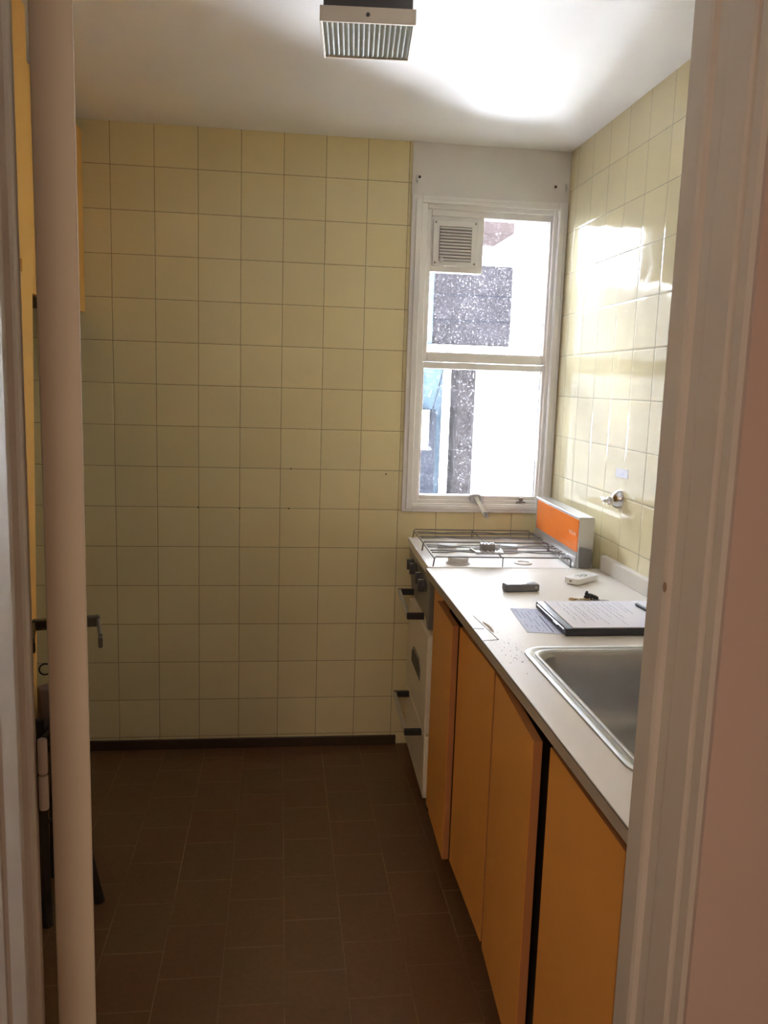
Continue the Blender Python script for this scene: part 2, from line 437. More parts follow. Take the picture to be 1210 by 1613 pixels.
obj('catch', bm, M['dull_metal'], Wn)
bm = NB(); box(bm, WX0-.02, WX1+.02, .09, .20, .945, .972, .004); obj('window_sill', bm, M['window_white'], Wn)

V = thing('ventilation_grille', (1.237, .03, 1.842), 'white louvred vent plate in the upper left corner of the window', 'vent')
bm = NB(); box(bm, 1.133, 1.340, .018, .050, 1.842, 2.042, .002); obj('backing_panel', bm, M['window_white'], V)
bm = NB(); box(bm, 1.148, 1.316, .006, .018, 1.862, 2.028, .003)
obj('cover_plate', bm, M['window_white'], V)
bm = NB(); box(bm, 1.171, 1.292, .0035, .0065, 1.880, 2.004); obj('recess', bm, M['dull_metal'], V)
for i in range(11):
    bm = NB(); zz = 1.886+i*.0112
    m = Matrix.Translation((1.2315, .0015, zz)) @ Matrix.Rotation(math.radians(38), 4, 'X')
    obox(bm, m, .117, .0095, .0025, .0006); obj('louvre', bm, M['window_white'], V)
for x in (1.157, 1.306):
    for z in (1.874, 2.018):
        bm = NB(); lathe(bm, ((.004, 0), (.003, .002)), Matrix.Translation((x, .006, z)) @ Matrix.Rotation(math.pi/2, 4, 'X'), 10); obj('screw', bm, M['dull_metal'], V)
bm = NB(); lathe(bm, ((.008, 0), (.0085, .008), (.007, .012)), Matrix.Translation((1.180, .004, 1.884)) @ Matrix.Rotation(math.pi/2, 4, 'X'), 16); obj('knob', bm, M['remote'], V, smooth=True)

for x, lab in ((1.079, 'small steel curtain bracket above the left corner of the window'), (1.638, 'small steel curtain bracket above the right corner of the window')):
    h = thing('curtain_bracket', (x, -.005, 2.158), lab, 'bracket', 'curtain brackets above the window')
    bm = NB(); box(bm, x-.004, x+.004, -.007, -.005, 2.146, 2.176, .0005); obj('plate', bm, M['alu'], h)
    bm = NB(); tube(bm, [(x, -.006, 2.164), (x, -.016, 2.162), (x, -.020, 2.155), (x, -.015, 2.149)], .0022, 8); cyl(bm, (x, -.007, 2.154), (x, -.010, 2.154), .003, n=10)
    obj('hook', bm, M['chrome'], h, smooth=True)

# ------------------------------------------------------------------ ceiling lamp
cx, cy, rz = .7775, -1.166, math.radians(-5)
LQ = thing('ceiling_lamp', (cx, cy, 2.168), 'square ceiling lamp with dark housing and ribbed glass', 'ceiling light', rz=rz)
bm = NB(); box(bm, -.094, .094, -.094, .094, .030, .1215, .002); obj('housing', bm, M['lamp_dark'], LQ, local=True)
bm = NB(); ring(bm, -.101, .101, 0, 1, .006, 0, 1, 0); bm.free()
bm = NB()
for s in ((-.101, -.095, -.101, .101), (.095, .101, -.101, .101), (-.095, .095, -.101, -.095), (-.095, .095, .095, .101)):
    box(bm, *s, 0, .031, .001)
obj('frame', bm, M['lamp_rim'], LQ, local=True)
bm = NB(); nx, ny = 17, 26; q = .095
vs = {}
for i in range(nx*6+1):
    for j in range(ny*4+1):
        x = -q+2*q*i/(nx*6); y = -q+2*q*j/(ny*4)
        h = .0024*math.sqrt(abs(math.sin(math.pi*nx*(x+q)/(2*q)))) + .0026*abs(math.sin(math.pi*ny*(y+q)/(2*q)))
        vs[i, j] = bm.verts.new((x, y, .0075-h))
for i in range(nx*6):
    for j in range(ny*4):
        bm.faces.new((vs[i, j], vs[i+1, j], vs[i+1, j+1], vs[i, j+1]))
tp = [bm.verts.new(p) for p in ((-q, -q, .012), (q, -q, .012), (q, q, .012), (-q, q, .012))]; bm.faces.new(tp)
obj('diffuser', bm, M['lamp_glass'], LQ, local=True, smooth=True)
for (x, y, z, r, mt) in ((0, -.101, .016, .0045, 'lamp_dark'), (-.055, -.094, .055, .004, 'lamp_rim'), (.05, -.094, .055, .004, 'lamp_rim')):
    bm = NB(); lathe(bm, ((r, 0), (r*.8, .003)), Matrix.Translation((x, y, z)) @ Matrix.Rotation(math.pi/2, 4, 'X'), 12); obj('screw', bm, M[mt], LQ, local=True)

# ------------------------------------------------------------------ left side cabinets (seen past the open door)
XC = -.092
U = thing('wall_cabinet', (-.25, -.45, 1.64), 'yellow-orange wall cabinet on the left wall, its end showing right of the open door', 'cabinet')
bm = NB(); box(bm, XL+.002, XC-.019, -.893, -.002, 1.648, 2.245); obj('body', bm, M['carcass'], U)
for y0, y1 in ((-.447, -.004), (-.893, -.450)):
    bm = NB(); box(bm, XC-.018, XC, y0, y1, 1.641, 2.252, .001); obj('door', bm, M['yellow'], U)
XT = -.020
T = thing('tall_cabinet', (-.22, -1.25, 0), 'tall yellow-orange larder cabinet seen in the slit left of the open door', 'cabinet')
bm = NB(); box(bm, XL+.002, XT-.019, -1.60, -.905, .06, 2.286); obj('body', bm, M['carcass'], T)
bm = NB(); box(bm, XL+.002, XT-.06, -1.59, -.915, 0, .06); obj('plinth', bm, M['plinth'], T)
bm = NB(); box(bm, XT-.018, XT, -1.60, -.897, 1.691, 2.287); obj('upper_door', bm, M['yellow'], T)
bm = NB(); box(bm, XT-.018, XT-.010, -1.60, -.905, 1.665, 1.691); obj('finger_rail', bm, M['orange_edge'], T)
bm = NB(); box(bm, XT-.010, XT, -.985, -.899, 1.662, 1.691); obj('stop_block', bm, M['yellow'], T)
bm = NB(); prism(bm, [(-1.60, .07), (-1.012, .07), (-.905, 1.662), (-1.60, 1.662)], 'x', XT-.018, XT); obj('door', bm, M['yellow'], T)

# folding chair tucked behind the door
Ch = thing('folding_chair', (.03, -.95, 0), 'black metal folding chair with brown cloth seat behind the open door', 'chair')
def leg(p0, p1, r):
    b = NB(); p0 = Vector(p0); p1 = Vector(p1)
    z = (p1-p0).normalized(); xx = Vector((.8, .6, 0)); yy = z.cross(xx).normalized(); xx = yy.cross(z)
    m_ = Matrix((xx, yy, z)).transposed().to_4x4(); m_.translation = (p0+p1)/2
    obox(b, m_, r*2, r*1.2, (p1-p0).length, r*.4)
    return b
for p0, p1 in (((.012, -1.063, .004), (.000, -1.045, .56)), ((.123, -.97, .004), (.040, -.955, .40)), ((-.03, -.835, .004), (.000, -.880, .60)), ((.035, -.80, .004), (.035, -.860, .60))):
    g = obj('leg', leg(p0, p1, .0125), M['black_metal'], Ch)
    f = NB(); q0 = Vector(p0); q1 = q0+(Vector(p1)-q0)*.06; cyl(f, (q0.x, q0.y, .0), q1, .0150, .0135, 14); obj('rubber_foot', f, M['black'], g, smooth=True)
bm = NB(); tube(bm, [(.006, -1.05, .28), (.075, -.958, .262)], .006, 8); obj('stretcher', bm, M['black_metal'], Ch)
bm = NB(); tube(bm, [(-.020, -.848, .2), (.035, -.82, .2)], .006, 8); obj('stretcher', bm, M['black_metal'], Ch)
bm = NB(); obox(bm, Matrix.Translation((.045, -1.005, .555)) @ Matrix.Rotation(math.radians(-52), 4, 'Y') @ Matrix.Rotation(.25, 4, 'Z'), .13, .17, .012, .004); obj('seat_rail', bm, M['black_metal'], Ch)
bm = NB(); obox(bm, Matrix.Translation((.036, -.99, .565)) @ Matrix.Rotation(math.radians(6), 4, 'X') @ Matrix.Rotation(.65, 4, 'Z'), .10, .028, .15, .008); obj('seat', bm, M['brown_fabric'], Ch)
bm = NB(); tube(bm, [(.002, -1.03, .47), (.025, -1.025, .505), (.045, -1.015, .515), (.07, -.995, .50), (.085, -.98, .47)], .009, 10); obj('arm_rest', bm, M['black'], Ch, smooth=True)

# ------------------------------------------------------------------ base cabinets under the worktop
ZT = .850
YC0, YC1 = -2.196, -.584
def base_cab(y0, y1, lab):
    c = thing('base_cabinet', ((1.09+W)/2, (y0+y1)/2, 0), lab, 'cabinet', 'base cabinets under the worktop')
    return c
C1 = base_cab(-1.395, -.600, 'orange base cabinet beside the stove, the farther of the two under the worktop')
C2 = base_cab(-2.185, -1.397, 'orange base cabinet below the sink, nearest the right door jamb')
for c, y0, y1 in ((C1, -1.395, -.600), (C2, -2.185, -1.397)):
    bm = NB()
    zt = .822 if c is C1 else .60
    box(bm, 1.112, 1.64, y0, y0+.018, .10, .824); box(bm, 1.112, 1.64, y1-.018, y1, .10, .824)
    box(bm, 1.112, 1.64, y0+.018, y1-.018, .10, .118); box(bm, 1.622, 1.64, y0+.018, y1-.018, .118, .60)
    obj('body', bm, M['carcass'], c)
    bm = NB(); box(bm, 1.150, 1.168, y0, y1, 0, .10); obj('plinth', bm, M['plinth'], c)
def door(c, hinge, free, top=.805, bot=.118):
    """hinge/free: (x,y) of the front face's far and near corner"""
    a = Vector((*hinge, 0)); b = Vector((*free, 0)); u = (b-a).normalized(); n = Vector((-u.y, u.x, 0))
    if n.x < 0: n = -n
    m = Matrix((u, n, Vector((0, 0, 1)))).transposed().to_4x4(); m.translation = (a+b)/2+n*.009+Vector((0, 0, (top+bot)/2))
    L_ = (b-a).length
    bm = NB(); obox(bm, m, L_-.003, .0165, top-bot)
    d = obj('door', bm, M['orange_edge'], c)
    m2 = m.copy(); m2.translation = (a+b)/2+Vector((0, 0, (top+bot)/2))-n*-.0004
    bm = NB(); obox(bm, m2, L_-.003, .0014, top-bot); obj('front_face', bm, M['orange'], d)
door(C1, (1.070, -.750), (1.063, -1.013), .787, .110)
door(C1, (1.082, -1.018), (1.0875, -1.366), .786, .110)
door(C2, (1.0868, -1.382), (1.0635, -1.743), .785, .108)
door(C2, (1.088, -1.765), (1.084, -2.109), .785, .108)
bm = NB(); box(bm, 1.090, 1.110, -.748, -.602, .06, .824); obj('filler', bm, M['orange'], C1)

# worktop
Wt = thing('worktop', (1.36, -1.38, ZT-.028), 'white laminate kitchen worktop with worn front edge, along the right wall', 'worktop')
XF = 1.063
SX0, SX1, SY0, SY1 = 1.150, 1.520, -2.010, -1.412           # sink cut-out
bm = NB()
box(bm, XF, SX0, YC0, YC1, ZT-.023, ZT); box(bm, SX1, W-.002, YC0, YC1, ZT-.023, ZT)
box(bm, SX0, SX1, SY1, YC1, ZT-.023, ZT); box(bm, SX0, SX1, YC0, SY0, ZT-.023, ZT)
obj('top', bm, M['worktop'], Wt)
bm = NB(); box(bm, XF-.0015, XF, YC0, YC1, ZT-.0235, ZT-.0012); obj('edge_band', bm, M['edge_strip'], Wt)
bm = NB(); prism(bm, [(XF-.003, YC0), (XF-.003, YC1), (XF-.002, YC1), (XF-.002, YC0)], 'z', ZT-.001, ZT+.0004); obj('edge_line', bm, M['dark_line'], Wt)
bm = NB(); box(bm, W-.022, W-.001, YC0, -.602, ZT, ZT+.048, .002); obj('upstand', bm, M['worktop'], Wt)
# splintered patch and the loose strip at the front edge
bm = NB(); prism(bm, [(1.0985, -1.188), (1.104, -1.200), (1.1085, -1.225), (1.1085, -1.262), (1.104, -1.282), (1.100, -1.262), (1.101, -1.235), (1.098, -1.205)], 'z', ZT, ZT+.0007); obj('damage_patch', bm, M['chip'], Wt)
bm = NB()
def strip2(p, q, w): 
    p = Vector((*p, 0)); q = Vector((*q, 0)); t = (q-p).normalized(); nn = Vector((-t.y, t.x, 0))*w/2
    prism(bm, [tuple((p+nn).xy), tuple((q+nn).xy), tuple((q-nn).xy), tuple((p-nn).xy)], 'z', ZT, ZT+.0006)
strip2((1.088, -1.135), (1.1015, -1.335), .0015); strip2((1.1015, -1.335), (1.0635, -1.342), .0018); strip2((1.0635, -1.245), (1.088, -1.25), .003)
obj('joint_line', bm, M['dark_line'], Wt)
random.seed(3)
bm = NB()
for i in range(26):
    x, y = random.gauss(1.108, .012), random.gauss(-1.43, .06)
    if XF+.005 < x < 1.14: lathe(bm, ((.0012*random.uniform(.5, 1.5), 0), (.0008, .0006)), Matrix.Translation((x, y, ZT)), 6)
o = obj('speck', bm, M['chip'], Wt); o['kind'] = 'stuff'

# ------------------------------------------------------------------ sink
Sk = thing('kitchen_sink', (1.335, -1.71, ZT-.17), 'stainless steel sink set into the worktop near the doorway', 'sink')
bm = NB()
loops = []
def sl(d, z, r):
    loops.append([bm.verts.new((x, y, z)) for x, y in rrect(1.131+d, 1.545-d*.9, -2.030+d, -1.396-d, r, 8)])
for d, z, r in ((.000, .8505, .055), (.001, .8535, .054), (.006, .8545, .050), (.012, .8535, .046), (.015, .8515, .044), (.019, .8510, .042), (.022, .8535, .040), (.027, .8535, .038), (.032, .8500, .036)):
    sl(d, z, r)
for a, b in zip(loops, loops[1:]):
    n = len(a)
    for i in range(n): bm.faces.new((a[i], a[(i+1) % n], b[(i+1) % n], b[i]))
obj('rim', bm, M['steel'], Sk, smooth=True)
bm = NB(); loops = []
for d, z, r in ((.032, .8500, .036), (.036, .842, .05), (.042, .800, .05), (.046, .730, .05), (.052, .705, .055), (.066, .692, .06), (.10, .688, .05), (.14, .686, .03)):
    sl(d, z, r)
for a, b in zip(loops, loops[1:]):
    n = len(a)
    for i in range(n): bm.faces.new((a[i], a[(i+1) % n], b[(i+1) % n], b[i]))
bm.faces.new(loops[-1])
bmesh.ops.recalc_face_normals(bm, faces=bm.faces[:])
obj('bowl', bm, M['steel'], Sk, smooth=True)
bm = NB(); lathe(bm, ((.020, .0), (.038, .0005), (.041, .003), (.036, .0045), (.022, .002)), Matrix.Translation((1.365, -1.66, .6855)), 28); obj('drain', bm, M['chrome'], Sk, smooth=True)

# ------------------------------------------------------------------ stove
rzs = math.radians(-1.6)
O = thing('gas_stove', (1.071, -.567, 0), 'white four-burner gas stove with orange glass back panel, under the window', 'stove', rz=rzs)
SW = .520; SD = .548                       # along the wall (v), depth (u); local x = depth, local y = away from the camera
def L_(name, bm, mat, par=O, smooth=False, label=None): return obj(name, bm, M[mat], par, local=True, smooth=smooth, label=label)
bm = NB(); box(bm, .030, .535, .006, SW-.006, .05, .818); L_('body', bm, 'oven_white')
bm = NB(); box(bm, .034, .50, .03, SW-.03, 0, .05); L_('base', bm, 'black')
bm = NB(); box(bm, 0, SD, 0, SW, .820, .846, .004); 
box(bm, .0, .012, 0, SW, .843, .8505, .002); box(bm, .012, .50, .0, .008, .843, .8505, .002); box(bm, .012, .50, SW-.008, SW, .843, .8505, .002)
L_('cooktop', bm, 'white_enamel')
# control panel leaning back under the cooktop
bm = NB(); prism(bm, [(.004, .819), (.030, .819), (.034, .640), (.022, .640), (.008, .800)], 'y', .004, SW-.004); L_('control_panel', bm, 'grey_panel')
for v, z in ((.405, .770), (.330, .770), (.175, .772), (.105, .764)):
    bm = NB()
    R = Matrix.Translation((.014, v, z)) @ Matrix.Rotation(math.radians(-90), 4, 'Y')
    lathe(bm, ((.021, 0), (.021, .006), (.0175, .008), (.0155, .014)), R, 24)
    obox(bm, R @ Matrix.Translation((0, 0, .018)), .040, .012, .022, .003)
    k = L_('knob', bm, 'knob', smooth=True)
    bm = NB(); obox(bm, R @ Matrix.Translation((.0195, 0, .020)), .0025, .0105, .016, .0008); L_('knob_grip', bm, 'knob_cap', k)
bm = NB(); box(bm, .008, .034, .002, .040, .640, .815, .004); L_('side_cap', bm, 'grey_panel')
# oven door
bm = NB(); box(bm, .012, .034, .012, SW-.012, .278, .618, .007, 3); od = L_('oven_door', bm, 'oven_white')
bm = NB()
wz = [(.365, .455), (.320, .483), (.190, .483), (.145, .455), (.150, .415), (.360, .415)]
prism(bm, wz, 'x', .0085, .0130); L_('oven_window', bm, 'dull_metal', od)
bm = NB(); prism(bm, [(.35, .452), (.316, .474), (.194, .474), (.160, .452), (.163, .424), (.347, .424)], 'x', .0075, .0088); L_('oven_glass', bm, 'black', od)
def handle(v0, z0, v1, z1, par, out=.036):
    h = NB()
    def bar(p, q, w, t):
        p = Vector(p); q = Vector(q); z = (q-p).normalized(); xx = Vector((1, 0, 0)); yy = z.cross(xx).normalized()
        m = Matrix((xx, yy, z)).transposed().to_4x4(); m.translation = (p+q)/2; obox(h, m, w, t, (q-p).length, .002)
    bar((-out-.004, v0, z0), (-out-.004, v1, z1), .010, .020)
    hh = L_('handle', h, 'alu', par)
    for v, z in ((v0-.004, z0), (v1+.004, z1)):
        b = NB(); box(b, -out-.008, .014, v-.008, v+.008, z-.012, z+.010, .002); L_('handle_bracket', b, 'black', hh)
handle(.135, .652, .395, .668, od)
bm = NB(); box(bm, .014, .034, .012, SW-.012, .052, .270, .006, 3); dr = L_('drawer', bm, 'oven_white')
handle(.095, .256, .425, .262, dr)
# burners
for u, v in ((.112, .296), (.112, .075), (.334, .292)):
    bm = NB(); R = Matrix.Translation((u, v, .846))
    lathe(bm, ((.040, 0), (.036, .004), (.033, .006), (.033, .014)), R, 32); bu = L_('burner', bm, 'burner_cap', smooth=True)
    bm = NB(); lathe(bm, ((.030, .014), (.034, .015), (.035, .021), (.033, .024), (.026, .0255)), R, 36); L_('burner_cap', bm, 'burner_cap', bu, smooth=True)
bm = NB(); R = Matrix.Translation((.334, .085, .846)); lathe(bm, ((.030, 0), (.028, .004), (.020, .006), (.018, .002)), R, 28); L_('burner_seat', bm, 'white_enamel', smooth=True)
# wire pan supports: two, each over a pair of burners
ZG = .882
def grate(v0, v1):
    w = .0022
    u0, u1 = .022, .470
    def rail(v):
        b = NB(); tube(b, [(u0-.004, v, .851), (u0, v, ZG-.004), (u0+.004, v, ZG), (u1-.004, v, ZG), (u1, v, ZG-.004), (u1, v, .851)], w)
        cyl(b, (.245, v, .851), (.245, v, ZG), .0018, n=8); return b
    g = L_('pan_support', rail(v0), 'wire', smooth=True)
    L_('side_wire', rail(v1), 'wire', g, smooth=True)
    for uu, dz in ((u0, .006), (u1, .006), ((u0+u1)/2, .003)):
        bm = NB(); tube(bm, [(uu, v0, ZG-dz), (uu, v1, ZG-dz)], w); L_('cross_wire', bm, 'wire', g)
    vm = (v0+v1)/2
    for off, amp in ((-.062, .018), (-.030, 0), (.030, 0), (.062, -.018)):
        bm = NB(); pts = []
        for i in range(49):
            u = u0+(u1-u0)*i/48
            dv = 0
            for c in (.112, .334):
                dv += amp*math.exp(-((u-c)/.034)**2)
            pts.append((u, vm+off+dv, ZG+.002))
        tube(bm, pts, w, 6); L_('wire_bar', bm, 'wire', g, smooth=True)
grate(.006, .2575); grate(.2640, SW-.008)
# folded-up back panel with orange glass
P0, P1 = .492, .540
bm = NB(); box(bm, P0+.003, P1, .010, SW-.012, .850, 1.012, .003); bk = L_('back_panel', bm, 'white_enamel')
bm = NB(); box(bm, P0-.003, P1+.001, .004, SW-.006, 1.010, 1.017, .002); L_('top_trim', bm, 'alu', bk)
bm = NB(); box(bm, P0-.001, P1+.001, .003, .010, .851, 1.011, .001); L_('end_trim', bm, 'alu', bk)
bm = NB(); box(bm, P0-.001, P1+.001, SW-.012, SW-.006, .851, 1.011, .001); L_('end_trim', bm, 'alu', bk)
bm = NB(); prism(bm, [(.497, .852), (.536, .852), (.538, .900), (.534, .914), (.498, .920), (.494, .905)], 'y', -.004, .003); L_('hinge_cover', bm, 'grey_panel', bk, label='grey plastic hinge cover')
bm = NB(); box(bm, P0-.001, P0+.004, .018, SW-.022, .900, 1.006); og = L_('glass_panel', bm, 'orange_glass', bk, label='orange glass')
bm = NB(); prism(bm, [(P0-.010, .852), (P0+.004, .852), (P0+.004, .899), (P0-.002, .898)], 'y', .012, SW-.014); L_('lower_rail', bm, 'alu', bk)
bm = NB()
for v in (.06, .11, .17, .235):
    tube(bm, [(P0-.014, v, .858), (P0-.016, v+.004, .872), (P0-.012, v+.012, .878), (P0-.012, v+.026, .878), (P0-.016, v+.034, .872), (P0-.014, v+.038, .858)], .0022, 8)
tube(bm, [(P0-.018, .02, .857), (P0-.018, SW-.03, .857)], .003, 8)
L_('hinge_wire', bm, 'chrome', bk, smooth=True)
fc = bpy.data.curves.new('brand_text', 'FONT'); fc.body = 'VOLCAN'; fc.size = .017; fc.extrude = .0002; fc.align_x = 'LEFT'
fo = bpy.data.objects.new('lettering', fc); COL.objects.link(fo)
fo.matrix_world = Matrix.Identity(4)
bpy.context.view_layer.update()
me = bpy.data.meshes.new_from_object(fo.evaluated_get(bpy.context.evaluated_depsgraph_get()))
bpy.data.objects.remove(fo)
bm = NB(); bm.from_mesh(me); bpy.data.meshes.remove(me)
# text runs towards the camera (-v), face -u
bm.transform(Matrix(((0, 0, -1, P0-.0013), (-1, 0, 0, .105), (0, 1, 0, .950), (0, 0, 0, 1))))
L_('lettering', bm, 'letter', og)

# loose burner part lying on the pan support
q = Vector((.2515, .110, 0)); WO = WM[O.name]
lp = WO @ Vector((.207, .068, 0))
LB = thing('burner_tray', (lp.x, lp.y, ZG+.003), 'square metal tray with grey block lying on the pan support', 'stove part', rz=rzs)
zz = .0012
bm = NB(); prism(bm, [(-.042, -.036), (.042, -.036), (.050, .036), (-.050, .036)], 'z', zz, zz+.0015)
box(bm, -.045, .045, -.0375, -.036, zz, zz+.008); box(bm, -.048, .048, .036, .0375, zz, zz+.008)
for s in (-1, 1): prism(bm, [(s*.042, -.036), (s*.050, .036), (s*.052, .036), (s*.044, -.036)], 'z', zz, zz+.008)
obj('tray', bm, M['alu'], LB, local=True)
bm = NB(); box(bm, -.023, .023, -.012, .016, zz+.0015, .030, .001)
for x in (-.016, -.004, .010, .018): box(bm, x-.002, x+.002, -.008, .010, .030, .0325)
obj('block', bm, M['dull_metal'], LB, local=True)
bm = NB(); random.seed(5)
for i in range(4): tube(bm, [(-.03+.016*i, -.030, .004), (-.022+.016*i, -.022, .011), (-.012+.016*i, -.028, .006)], .0014, 6)
obj('spring_wire', bm, M['chrome'], LB, local=True)

# ------------------------------------------------------------------ gas valve and label on the right wall
G = thing('gas_valve', (W, -.645, 1.072), 'chrome gas valve on the tiled right wall', 'valve')
R = Matrix.Translation((W+.002, -.668, 1.090)) @ Matrix.Rotation(-math.pi/2, 4, 'Y')
bm = NB(); lathe(bm, ((.031, 0), (.031, .002), (.029, .010), (.025, .018), (.019, .024), (.013, .027), (.012, .028)), R, 36); obj('escutcheon', bm, M['chrome'], G, smooth=True)
bm = NB(); lathe(bm, ((.0125, .026), (.0125, .040), (.011, .043), (.009, .044)), R @ Matrix.Translation((-.004, 0, 0)), 24); obj('spindle', bm, M['chrome'], G, smooth=True)
bm = NB(); obox(bm, R @ Matrix.Translation((-.002, .002, .050)) @ Matrix.Rotation(math.radians(78), 4, 'Z'), .034, .011, .013, .003)
cyl(bm, R @ Vector((0, .018, .050)), R @ Vector((.001, .027, .050)), .0045)
obj('lever', bm, M['chrome'], G, smooth=True)
K = thing('paper_label', (W, -.670, 1.172), 'small white paper label stuck on the tiles above the gas valve', 'label')
bm = NB(); prism(bm, [(-.622, 1.156), (-.718, 1.160), (-.716, 1.188), (-.625, 1.184)], 'x', W-.0008, W+.001); obj('sheet', bm, M['paper'], K)
bm = NB()
for y, z, w in ((-.660, 1.170, .006), (-.672, 1.168, .004), (-.682, 1.172, .007)): box(bm, W-.0010, W-.0008, y-w/2, y+w/2, z-.004, z+.003)
obj('writing', bm, M['form_paper'], K)

# ------------------------------------------------------------------ things on the worktop
Z0 = ZT+.0005
# black box (point-and-shoot case)
bx = thing('plastic_case', (1.287, -.875, Z0), 'dark grey rounded plastic case on the worktop beside the stove', 'case', rz=math.radians(6))
bm = NB(); box(bm, -.051, .051, -.019, .019, 0, .0215, .005, 3); obj('body', bm, M['camera_black'], bx, local=True, smooth=True)
bm = NB(); box(bm, -.044, .010, -.014, .014, .0212, .0222, .0004); obj('lid_plate', bm, M['alu'], bx, local=True, label='light grey plate')
bm = NB(); box(bm, .036, .042, -.0198, -.0188, .010, .014); obj('mark', bm, M['alu'], bx, local=True)
# white remote
rm = thing('remote_control', (1.508, -.768, Z0), 'white remote control with green buttons lying near the wall upstand', 'remote control', rz=math.radians(36.5))
bm = NB(); prism(bm, rrect(-.060, .060, -.0245, .0245, .010), 'z', .004, .019); 
b2 = [(-.054, -.019), (.054, -.019), (.054, .019), (-.054, .019)]; prism(bm, rrect(-.055, .055, -.0195, .0195, .008), 'z', 0, .004)
obj('body', bm, M['remote'], rm, local=True)
for (x, y, w, h) in ((-.018, .011, .006, .003), (-.006, .011, .010, .003), (.010, .010, .008, .003), (-.012, -.001, .004, .008), (.000, .000, .012, .003), (.004, -.009, .016, .0035), (.018, -.002, .008, .004), (.022, .008, .006, .004)):
    bm = NB(); box(bm, x-w/2, x+w/2, y-h/2, y+h/2, .0188, .0198, .0003); obj('button', bm, M['remote_btn'], rm, local=True)
bm = NB(); box(bm, -.0607, -.0597, -.004, .003, .009, .013); obj('infrared_window', bm, M['black'], rm, local=True)
# keys
ky = thing('bunch_of_keys', (1.44, -.985, Z0), 'bunch of keys with dark fob lying behind the black folder', 'keys')
def key(p, a, bw, bl, mat, z):
    b = NB(); m = Matrix.Translation((p[0], p[1], z)) @ Matrix.Rotation(a, 4, 'Z')
    tube(b, [m @ Vector((.0085*math.cos(t), .0085*math.sin(t), 0)) for t in [i*2*math.pi/18 for i in range(18)]], .0022, 6, True)
    obox(b, m @ Matrix.Translation((.0085+bl/2, 0, 0)), bl, bw, .002, .0004)
    for i in range(3): obox(b, m @ Matrix.Translation((.0085+bl-.004-.006*i, bw*.7, 0)), .003, bw*.8, .002)
    return obj('key', b, M[mat], ky)
key((1.402, -.984), math.radians(4), .006, .032, 'brass', Z0+.003); key((1.440, -.992), math.radians(175), .006, .030, 'brass', Z0+.006); key((1.468, -.990), math.radians(-25), .006, .026, 'dull_metal', Z0+.003)
bm = NB(); tube(bm, [(1.452+.013*math.cos(t), -.985+.010*math.sin(t), Z0+.008+.005*math.sin(t)) for t in [i*2*math.pi/20 for i in range(20)]], .0013, 6, True); obj('ring', bm, M['chrome'], ky)
bm = NB(); lathe(bm, ((.006, 0), (.012, .003), (.011, .010), (.007, .016), (.003, .019)), Matrix.Translation((1.447, -.982, Z0)), 16); obox(bm, Matrix.Translation((1.442, -.982, Z0+.020)) @ Matrix.Rotation(.5, 4, 'Y'), .005, .010, .012, .002)
obox(bm, Matrix.Translation((1.462, -.984, Z0+.0105)) @ Matrix.Rotation(.35, 4, 'Y'), .026, .018, .010, .004); obj('fob', bm, M['black'], ky, smooth=True)
# form lying under the folder
FP = [(1.203, -1.066), (1.186, -1.280), (1.330, -1.306), (1.345, -1.085)]
fm = thing('form_sheet', (1.26, -1.18, ZT), 'bluish printed form lying half under the black folder', 'paper')
bm = NB(); prism(bm, FP, 'z', ZT+.0002, ZT+.0009); obj('sheet', bm, M['form_paper'], fm)
bm = NB(); random.seed(11)
def fpt(u, v):
    a, b, c, d = [Vector(p) for p in FP]; return (a*(1-u)+d*u)*(1-v)+(b*(1-u)+c*u)*v
def stroke(u0, v0, u1, v1, w, z):
    p, q = fpt(u0, v0), fpt(u1, v1); t = (q-p).normalized(); n = Vector((-t.y, t.x))*w/2
    prism(bm, [tuple(p+n), tuple(q+n), tuple(q-n), tuple(p-n)], 'z', z, z+.0002)
for i in range(7):
    u = .08+.07*i; v = .06
    while v < .92:
        l = random.uniform(.03, .12)
        if random.random() < .6: stroke(u, v, u, min(v+l, .94), .0012, ZT+.0009)
        v += l+.02
stroke(.43, .30, .44, .96, .0035, ZT+.0009)
obj('printing', bm, M['ink'], fm)
# folder
fd = thing('folder', (1.42, -1.195, ZT), 'black vinyl folder lying on the worktop behind the sink', 'folder')
A, Bc, Cc, Dd = (1.273, -1.066), (1.267, -1.316), (1.600, -1.316), (1.600, -1.066)
bm = NB(); prism(bm, [A, Bc, Cc, Dd], 'z', ZT+.0011, ZT+.0195)
bmesh.ops.bevel(bm, geom=[e for e in bm.edges if abs(e.verts[0].co.z-e.verts[1].co.z) < 1e-5], offset=.004, segments=3, affect='EDGES', profile=.5)
obj('cover', bm, M['folder'], fd, smooth=True)
bm = NB(); tube(bm, [(1.2705, -1.085, ZT+.0150), (1.2665, -1.305, ZT+.0150)], .0016, 8); tube(bm, [(1.2675, -1.225, ZT+.0125), (1.2665, -1.262, ZT+.0125)], .002, 8); obj('spine_rail', bm, M['chrome'], fd, smooth=True)
bm = NB(); tube(bm, [(1.566+.012*math.cos(t), -1.135+.016*math.sin(t), ZT+.026+.006*math.sin(2*t)) for t in [i*2*math.pi/24 for i in range(24)]], .0022, 6, True)
box(bm, 1.556, 1.588, -1.150, -1.120, ZT+.0216, ZT+.0240, .001); obj('clip', bm, M['black_metal'], fd, smooth=True)
